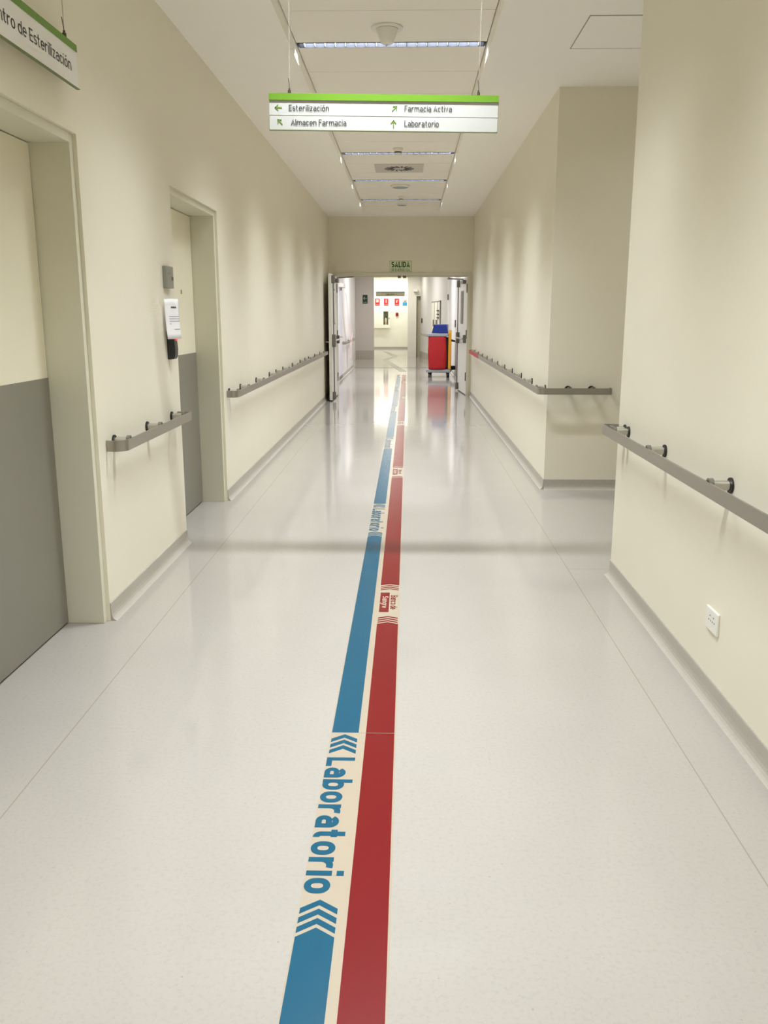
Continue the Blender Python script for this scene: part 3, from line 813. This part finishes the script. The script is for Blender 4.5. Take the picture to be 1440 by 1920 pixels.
# ------------------------------------------------------------------ floor wayfinding decals
BL0, BL1, RD0, RD1 = -0.271, -0.173, -0.146, -0.041
ZA, ZB_ = 0.0008, 0.0014
PER = 4.03
def chev(x0, x1, yap, th_, rise):
    xm = (x0 + x1) / 2
    return MB().prism([(x0, yap - rise - th_), (xm, yap - th_), (x1, yap - rise - th_), (x1, yap - rise), (xm, yap), (x0, yap - rise)], ZA, ZB_)
def decal(s, label, y_min=None):
    e = s + PER
    r = thing('floor_decal', ((BL0 + RD1) / 2, (s + e) / 2, 0), label, 'floor marking', 'blue and red wayfinding decals along the floor')
    B(BL0 - 0.004, RD1 + 0.006, s + 0.0015, e - 0.0015, 0, ZA).build('backing', M_CREAMV, r)
    ap = s + 2.977                       # tip of the solid blue run
    xm = (BL0 + BL1) / 2
    MB().prism([(BL0, s + 0.003), (BL1, s + 0.003), (BL1, ap - 0.035), (xm, ap), (BL0, ap - 0.035)], ZA, ZB_).build('blue_stripe', M_BLUE, r)
    for k in range(3): chev(BL0, BL1, ap + 0.036 * (k + 1), 0.022, 0.035).build('chevron', M_BLUE, r)
    for k in range(3): chev(BL0 + 0.002, BL1 - 0.002, e - 0.012 - 0.042 * k, 0.026, 0.035).build('chevron', M_BLUE, r)
    text('lettering', 'Laboratorio', M_BLUE, r, (BL0 - 0.001, s + 3.845, ZA), (0, -1, 0), (1, 0, 0), 0.735, 0.098, 0.195, ZB_ - ZA, 'LEFT', label='blue lettering')
    # red lane
    ra = s + 1.172; rm = (RD0 + RD1) / 2; rs = 0.024
    MB().prism([(RD0, s + 0.003), (RD1, s + 0.003), (RD1, ra), (rm, ra + rs), (RD0, ra)], ZA, ZB_).build('red_stripe', M_RED, r)
    for k in range(3): chev(RD0 + 0.002, RD1 - 0.002, ra + rs + 0.031 * (k + 1), 0.016, rs).build('chevron', M_RED, r)
    yb_ = s + 1.352
    B(RD0 + 0.004, -0.092, yb_, yb_ + 0.325, ZA, ZB_).build('red_label', M_RED, r)
    text('lettering', 'Sangre', M_CREAMV, r, (RD0 + 0.0165, yb_ + 0.258, ZB_), (0, -1, 0), (1, 0, 0), 0.195, 0.032, 0.18, 0.0004, 'LEFT', label='cream lettering')
    text('lettering', 'Banco de', M_RED, r, (-0.085, yb_ + 0.277, ZA), (0, -1, 0), (1, 0, 0), 0.235, 0.038, 0.16, ZB_ - ZA, 'LEFT', label='red lettering')
    rb = yb_ + 0.405
    for k in range(3): chev(RD0 + 0.002, RD1 - 0.002, rb + 0.031 * k, 0.014, rs).build('chevron', M_RED, r)
    rn = rb + 0.031 * 2 + 0.017
    MB().prism([(RD0, rn - rs), (rm, rn), (RD1, rn - rs), (RD1, e - 0.001), (RD0, e - 0.001)], ZA, ZB_).build('red_stripe', M_RED, r)
    return r
Y0 = 2.963 - PER
first = decal(Y0, 'length of blue and red floor stripe in the foreground with large blue lettering')
def copy_tree(o, dy, label):
    c = o.copy(); C.objects.link(c); c.location.y += dy; c['label'] = label
    for ch in o.children:
        k = ch.copy(); C.objects.link(k); k.parent = c
    return c
for i, lb in enumerate(('length of blue and red floor stripe between the recessed doors, starting at a cut line',
                        'length of blue and red floor stripe passing the side corridor corner',
                        'length of blue and red floor stripe under the far half of the long handrail',
                        'length of blue and red floor stripe crossing the fire door threshold')):
    copy_tree(first, PER * (i + 1), lb)
last = copy_tree(first, PER * 5, 'last length of blue and red floor stripe beside the cleaning cart')
# worn stripe zigzagging on beyond the joint
zz = [(-0.13, 23.25), (-0.12, 24.4), (-0.80, 31.1), (-0.47, 33.9), (-0.98, 38.4)]
def flat_strip(pts, hw, z0, z1):
    mb = MB(); P = [Vector(p) for p in pts]; k = len(P)
    for i, p in enumerate(P):
        # horizontal offset keeps width readable on the sharp turns
        mb.v += [(p.x - hw, p.y, z0), (p.x + hw, p.y, z0), (p.x + hw, p.y, z1), (p.x - hw, p.y, z1)]
    for i in range(k - 1):
        a = 4 * i; b = a + 4
        for q in range(4): mb.quad(a + q, b + q, b + (q + 1) % 4, a + (q + 1) % 4)
    mb.quad(0, 1, 2, 3); e = 4 * (k - 1); mb.quad(e + 3, e + 2, e + 1, e)
    return mb
tag(flat_strip(zz[1:], 0.10, 0.0, 0.0016).build('floor_stripe', M_GREYV), 'worn grey floor stripe zigzagging into the bright laboratory lobby', 'floor marking')

# ------------------------------------------------------------------ cleaning cart
t = thing('cleaning_cart', (0.77, 22.35, 0), 'cleaning cart with red bag, blue bucket on top and yellow side panel', 'cart', local=True)
W2, D2_ = 0.265, 0.36
pl = MB(); pl.box(-W2 - 0.02, W2 + 0.06, -D2_, D2_, 0.125, 0.205)
pl.build('base_platform', M_CARTG, t, bevel=0.02)
for sx in (-1, 1):
    for sy in (-1, 1):
        x, y = sx * 0.225 + 0.02, sy * (D2_ - 0.08)
        f = MB(); f.box(x - 0.022, x + 0.022, y - 0.03, y + 0.03, 0.06, 0.13); f.cyl((x, y, 0.1), (x, y, 0.128), 0.03, seg=14)
        cst = f.build('caster', M_BLACK, t)
        wv = MB(); wv.cyl((x - 0.016, y, 0.05), (x + 0.016, y, 0.05), 0.05, seg=22)
        wv.build('wheel', M_BLACK, cst)
for x, y in ((-W2 + 0.05, -D2_ + 0.335), (W2 - 0.08, -D2_ + 0.335), (-W2 + 0.02, D2_ - 0.04), (W2 - 0.02, D2_ - 0.04)):
    MB().cyl((x, y, 0.2), (x, y, 1.02), 0.014, seg=12).build('upright', M_CARTG, t)
# bag hanging at the front, soft sides
def bag(x0, x1, y0, y1, z0, z1, m, nm):
    mb = MB(); nu, nv = 28, 20
    for j in range(nv + 1):
        q = j / nv; zz_ = z0 + (z1 - z0) * q
        bul = 0.020 * math.sin(PI * q) + 0.012 * (1 - q)
        for i in range(nu):
            a = 2 * PI * i / nu
            ca, sa = math.cos(a), math.sin(a)
            e = 0.35
            ux = math.copysign(abs(ca) ** e, ca); uy = math.copysign(abs(sa) ** e, sa)
            wob = 0.006 * math.sin(3 * a + 5 * q) + 0.004 * math.sin(7 * a - 9 * q)
            mb.v.append(((x0 + x1) / 2 + ux * ((x1 - x0) / 2 + bul * 0.5 + wob), (y0 + y1) / 2 + uy * ((y1 - y0) / 2 + bul + wob), zz_))
    for j in range(nv):
        for i in range(nu):
            k = (i + 1) % nu
            mb.quad(j * nu + i, j * nu + k, (j + 1) * nu + k, (j + 1) * nu + i, smooth=True)
    mb.quad(*range(nu)[::-1]); mb.quad(*range(nv * nu, nv * nu + nu))
    return mb.build(nm, m, t)
bag(-0.225, 0.205, -D2_ + 0.0, -D2_ + 0.30, 0.207, 1.005, M_BAG, 'red_bag')
bag(-0.20, 0.19, 0.02, D2_ - 0.02, 0.25, 1.0, mat('grey_bag', (70, 66, 62), 0.7), 'rear_bag')
MB().box(-W2 - 0.005, W2 - 0.005, -D2_ - 0.02, D2_, 1.005, 1.083).build('top_tray', M_CARTG, t, bevel=0.02)
bk = MB(); bk.prism([(-0.155, 1.083), (0.245, 1.083), (0.215, 1.30), (-0.085, 1.30)], -0.24, 0.10, 'y')
bk.build('blue_bucket', M_NAVY, t, bevel=0.02)
MB().prism([(-0.158, 1.085), (-0.10, 1.085), (-0.04, 1.295), (-0.098, 1.295)], -0.235, 0.095, 'y').build('bucket_flap', mat('dark_blue', (18, 30, 60), 0.5), t, bevel=0.006)
yp = MB(); yp.prism([(-0.30, 0.207), (-0.13, 0.207), (-0.13, 1.14), (-0.20, 1.165), (-0.30, 1.09)], 0.262, 0.33, 'x')
yp.build('yellow_panel', M_YEL, t, bevel=0.012)
dk = MB(); dk.box(0.21, 0.255, -0.28, 0.2, 0.21, 0.98); dk.build('side_frame', M_BLACK, t)
h_ = MB(); h_.tube([(0.26, 0.25, 0.93), (0.40, 0.27, 0.88), (0.40, 0.05, 0.88), (0.27, 0.0, 0.9)], 0.016); h_.build('push_handle', M_BLACK, t)
fb = MB(); fb.box(0.30, 0.42, 0.1, 0.3, 0.17, 0.27); fb.build('bumper', M_BLACK, t, bevel=0.02)
t.rotation_euler = (0, 0, math.radians(-6))

# ------------------------------------------------------------------ walls beyond the fire doors
tag(B(-1.62, -1.60, 20.35, 20.48, 1.22, 1.38).build('card_reader', M_BLACK, bevel=0.006), 'black card reader on the white wall beside the folded fire door leaf', 'card reader')
tag(B(1.18, 1.2, 22.5, 22.66, 1.22, 1.40).build('card_reader', M_BLACK, bevel=0.006), 'black card reader on the wall behind the open leaf by the cart', 'card reader')
yq = 32.9
tag(B(bend(yq) - 0.03, bend(yq) + 0.02, yq - 0.08, yq + 0.08, 1.25, 1.42).build('card_reader', M_BLACK, bevel=0.006), 'black card reader at the edge of the grey recess beyond the cart', 'card reader')
# white door in the ward wall with closer box and kick plate
r = struct_root('door_5', (-1.62, 21.0, 0), 'white door in the wall beyond the folded fire door leaf')
B(-1.62, -1.612, 20.6, 21.8, 0, 2.30).build('frame', M_DOORW, r)
B(-1.612, -1.604, 20.68, 21.72, 0.01, 2.22).build('leaf', mat('cool_white_door', (214, 216, 224), 0.4), r)
B(-1.604, -1.598, 20.72, 21.68, 0.02, 0.10).build('kick_plate', M_HW, r)
c_ = B(-1.604, -1.50, 20.8, 21.6, 2.15, 2.24).build('door_closer', M_WHITEP, r, bevel=0.01)
MB().cyl((-1.56, 21.0, 2.15), (-1.56, 21.0, 2.08), 0.014).build('closer_arm', M_HW, c_)
lv = MB(); lv.cyl((-1.604, 20.8, 1.02), (-1.55, 20.8, 1.02), 0.012); lv.cyl((-1.55, 20.8, 1.02), (-1.55, 20.95, 1.02), 0.012); lv.build('lever_handle', M_CHROME, r)
# pale tape strands
tp = MB()
def strand(p0, p1, w_):
    a = Vector(p0); b = Vector(p1)
    tp.prism([(a.y - w_, a.z), (a.y + w_, a.z), (b.y + w_, b.z), (b.y - w_, b.z)], a.x, a.x + 0.002, 'x')
strand((-1.519, 22.0, 2.05), (-1.519, 24.0, 0.40), 0.10)
strand((-1.522, 24.4, 1.05), (-1.522, 23.6, 0.40), 0.12)
strand((-1.516, 22.3, 1.5), (-1.516, 24.0, 0.86), 0.06)
tag(tp.build('barrier_tape', M_TAPE), 'pale pink tape strands hanging over the handrail beyond the fire doors', 'tape')

# edge of the next door on the ward's other wall
r = struct_root('door_6', (1.2, 25.6, 0), 'white door edge beyond the open leaf and the cart')
B(1.15, 1.2, 25.9, 26.5, 0, 2.5).build('frame', M_DOORW, r)
for z in (1.95, 1.1, 0.3): MB().cyl((1.145, 25.89, z), (1.145, 25.89, z + 0.16), 0.02, seg=10).build('hinge', M_HW, r)

# cream notice board on the angled wall
ya, yb2 = 28.1, 30.2
nb = thing('notice_board', (bend(29.1), 29.1, 1.2), 'tall cream board with dark frame edge and hooks on the angled wall', 'board')
dd = Vector((bend(yb2) - bend(ya), yb2 - ya)).normalized(); nn = Vector((-dd.y, dd.x))
if nn.x > 0: nn = -nn
def bpr(y0, y1, d0, d1, z0, z1):
    pts = []
    for y, o in ((y0, d0), (y1, d0), (y1, d1), (y0, d1)):
        pts.append((bend(y) + nn.x * o, y + nn.y * o))
    return MB().prism(pts, z0, z1)
bpr(ya, yb2, 0, 0.02, 1.0, 1.96).build('board', M_CREAM, nb)
bpr(ya, ya + 0.10, 0.02, 0.035, 1.0, 1.98).build('frame_side', M_BLACK, nb)
bpr(ya, yb2, 0.02, 0.03, 1.94, 1.965).build('frame_top', M_HW, nb)
bpr(28.72, 28.8, 0.02, 0.026, 1.2, 1.94).build('divider', M_HW, nb)
bpr(29.5, 29.55, 0.02, 0.026, 1.2, 1.94).build('divider', M_HW, nb)
for z in (1.43, 1.54, 1.65): bpr(28.4, 28.75, 0.026, 0.06, z, z + 0.03).build('hook', M_BLACK, nb)
for yy in (28.9, 29.55): bpr(yy, yy + 0.22, 0.026, 0.04, 1.16, 1.38).build('card_slot', M_HW, nb)

# exit arrow sign on the grey wall
ex = thing('exit_sign', (-1.515, 31.7, 1.93), 'dark green arrow exit sign on the grey wall', 'sign')
B(-1.60, -1.43, 31.685, 31.7, 1.93, 2.224).build('board', M_SGREEN, ex)
arrow('arrow', M_SIGNW, ex, (-1.515, 31.684, 2.11), UX, UY, 0.125, PI, 0.002)
text('lettering', 'SALIDA', M_SIGNW, ex, (-1.515, 31.684, 1.955), UX, UY, 0.13, 0.028, 0.14, 0.002, 'CENTER')

# laboratory sign hanging against the bright room
lb = thing('hanging_sign', (-0.71, 36.0, 2.27), 'hanging laboratory sign in shade before the bright lobby wall', 'sign')
B(-1.285, -0.135, 35.99, 36.01, 2.27, 2.45).build('board', mat('shaded_board', (246, 248, 230), 0.5), lb)
B(-1.287, -0.133, 35.985, 36.015, 2.425, 2.45).build('top_band', M_GREEN, lb)
text('lettering', 'Laboratorio  →', M_TXT, lb, (-0.66, 35.988, 2.325), UX, UY, 0.44, 0.055, 0.15, 0.002, 'CENTER')
for x in (-1.15, -0.27): MB().cyl((x, 36, 2.45), (x, 36, ZC), 0.003, seg=6).build('cable', M_CABLE, lb)

# safety signs, cabinet and alarm on the laboratory wall
YW2 = 42.0
def safety(x0, x1, z0, z1, m, label, kind):
    s = thing('safety_sign', ((x0 + x1) / 2, YW2, z0), label, 'sign', 'safety signs in a row on the lobby wall')
    B(x0, x1, YW2 - 0.012, YW2, z0, z1).build('board', m if kind != 'notice' else M_SIGNW, s)
    w_, h2 = x1 - x0, z1 - z0; xm = (x0 + x1) / 2; y = YW2 - 0.013
    def P(pts): return plane_prism([(xm - x0 + a * w_ / 2, h2 * b) for a, b in pts], (x0, y, z0), UX, UY, 0.002)
    if kind == 'hose': g = P([(-0.55, 0.45), (0.55, 0.45), (0.55, 0.9), (-0.55, 0.9)])
    elif kind == 'extinguisher': g = merge(P([(-0.22, 0.38), (0.22, 0.38), (0.22, 0.8), (-0.22, 0.8)]), P([(-0.1, 0.8), (0.35, 0.86), (0.35, 0.92), (-0.1, 0.9)]))
    elif kind == 'call': g = merge(P([(-0.4, 0.4), (0.1, 0.4), (0.1, 0.85), (-0.4, 0.7)]), P([(0.25, 0.6), (0.5, 0.65), (0.6, 0.9), (0.4, 0.85)]))
    else: g = merge(P([(-0.5, 0.58), (0.4, 0.62), (0.5, 0.8), (0.1, 0.72)]))
    g.build('pictogram', M_SIGNW if kind != 'notice' else M_TXT, s)
    if kind == 'notice':
        B(x0, x1, YW2 - 0.014, YW2 - 0.012, z0, z0 + h2 * 0.5).build('blue_field', m, s)
    else:
        P([(-0.8, 0.12), (0.8, 0.12), (0.8, 0.17), (-0.8, 0.17)]).build('caption_bar', M_SIGNW, s)
safety(-1.54, -1.325, 1.975, 2.29, M_SREDS, 'red safety sign with a square white symbol, by the grey wall', 'hose')
safety(-1.125, -0.925, 1.975, 2.29, M_SREDS, 'red safety sign with an upright extinguisher symbol above the cabinet window', 'extinguisher')
safety(-0.627, -0.414, 1.975, 2.29, M_SREDS, 'red safety sign with a split white symbol above the alarm call point', 'call')
safety(-0.253, -0.053, 1.975, 2.265, M_SBLUE, 'blue and white safety sign at the end of the row by the column', 'notice')
cb = thing('fire_cabinet', (-1.25, YW2, 0.95), 'cream fire cabinet with a narrow window in the bright lobby', 'cabinet')
cm = MB(); cm.box(-1.66, -1.15, YW2 - 0.14, YW2 - 0.001, 0.95, 1.81); cm.box(-0.924, -0.85, YW2 - 0.14, YW2 - 0.001, 0.95, 1.81)
cm.box(-1.15, -0.924, YW2 - 0.14, YW2 - 0.001, 1.707, 1.81); cm.box(-1.15, -0.924, YW2 - 0.14, YW2 - 0.001, 0.95, 1.097)
cm.build('body', mat('cabinet_cream', (240, 240, 228), 0.5), cb, bevel=0.004)
B(-1.15, -0.924, YW2 - 0.02, YW2 - 0.001, 1.097, 1.707).build('back_panel', mat('cabinet_back', (120, 118, 100), 0.6), cb)
B(-0.90, -0.87, YW2 - 0.155, YW2 - 0.14, 1.36, 1.42).build('latch', M_HW, cb)
et = thing('fire_extinguisher', (-1.037, YW2 - 0.062, 1.10), 'small fire extinguisher inside the cabinet window', 'fire extinguisher')
MB().lathe([(0.04, 0), (0.05, 0.01), (0.05, 0.24), (0.03, 0.28), (0.015, 0.29), (0.015, 0.34)], -1.037, YW2 - 0.062, 20, 1.098).build('cylinder_body', mat('extinguisher_grey', (196, 184, 158), 0.35), et)
B(-1.09, -0.97, YW2 - 0.075, YW2 - 0.05, 1.43, 1.47).build('valve', M_BLACK, et)
B(-1.10, -0.975, YW2 - 0.09, YW2 - 0.035, 1.16, 1.2).build('strap', M_DARK, et)
ap = thing('alarm_call_point', (-0.512, YW2, 1.488), 'small red alarm call point on the bright lobby wall', 'alarm')
B(-0.58, -0.445, YW2 - 0.05, YW2, 1.488, 1.655).build('housing', mat('alarm_red', (168, 40, 44), 0.5), ap, bevel=0.006)
B(-0.545, -0.48, YW2 - 0.053, YW2 - 0.05, 1.53, 1.61).build('press_plate', M_DARK, ap)
el = thing('emergency_light', (0.29, 33.4, 2.36), 'white emergency light box over the grey recess', 'light')
B(0.2, 0.36, 33.25, 33.4, 2.37, 2.45).build('housing', M_WHITEP, el, bevel=0.01)
B(0.22, 0.34, 33.27, 33.38, 2.355, 2.37).build('lens', M_SIGNW, el)

bpy.context.view_layer.update()
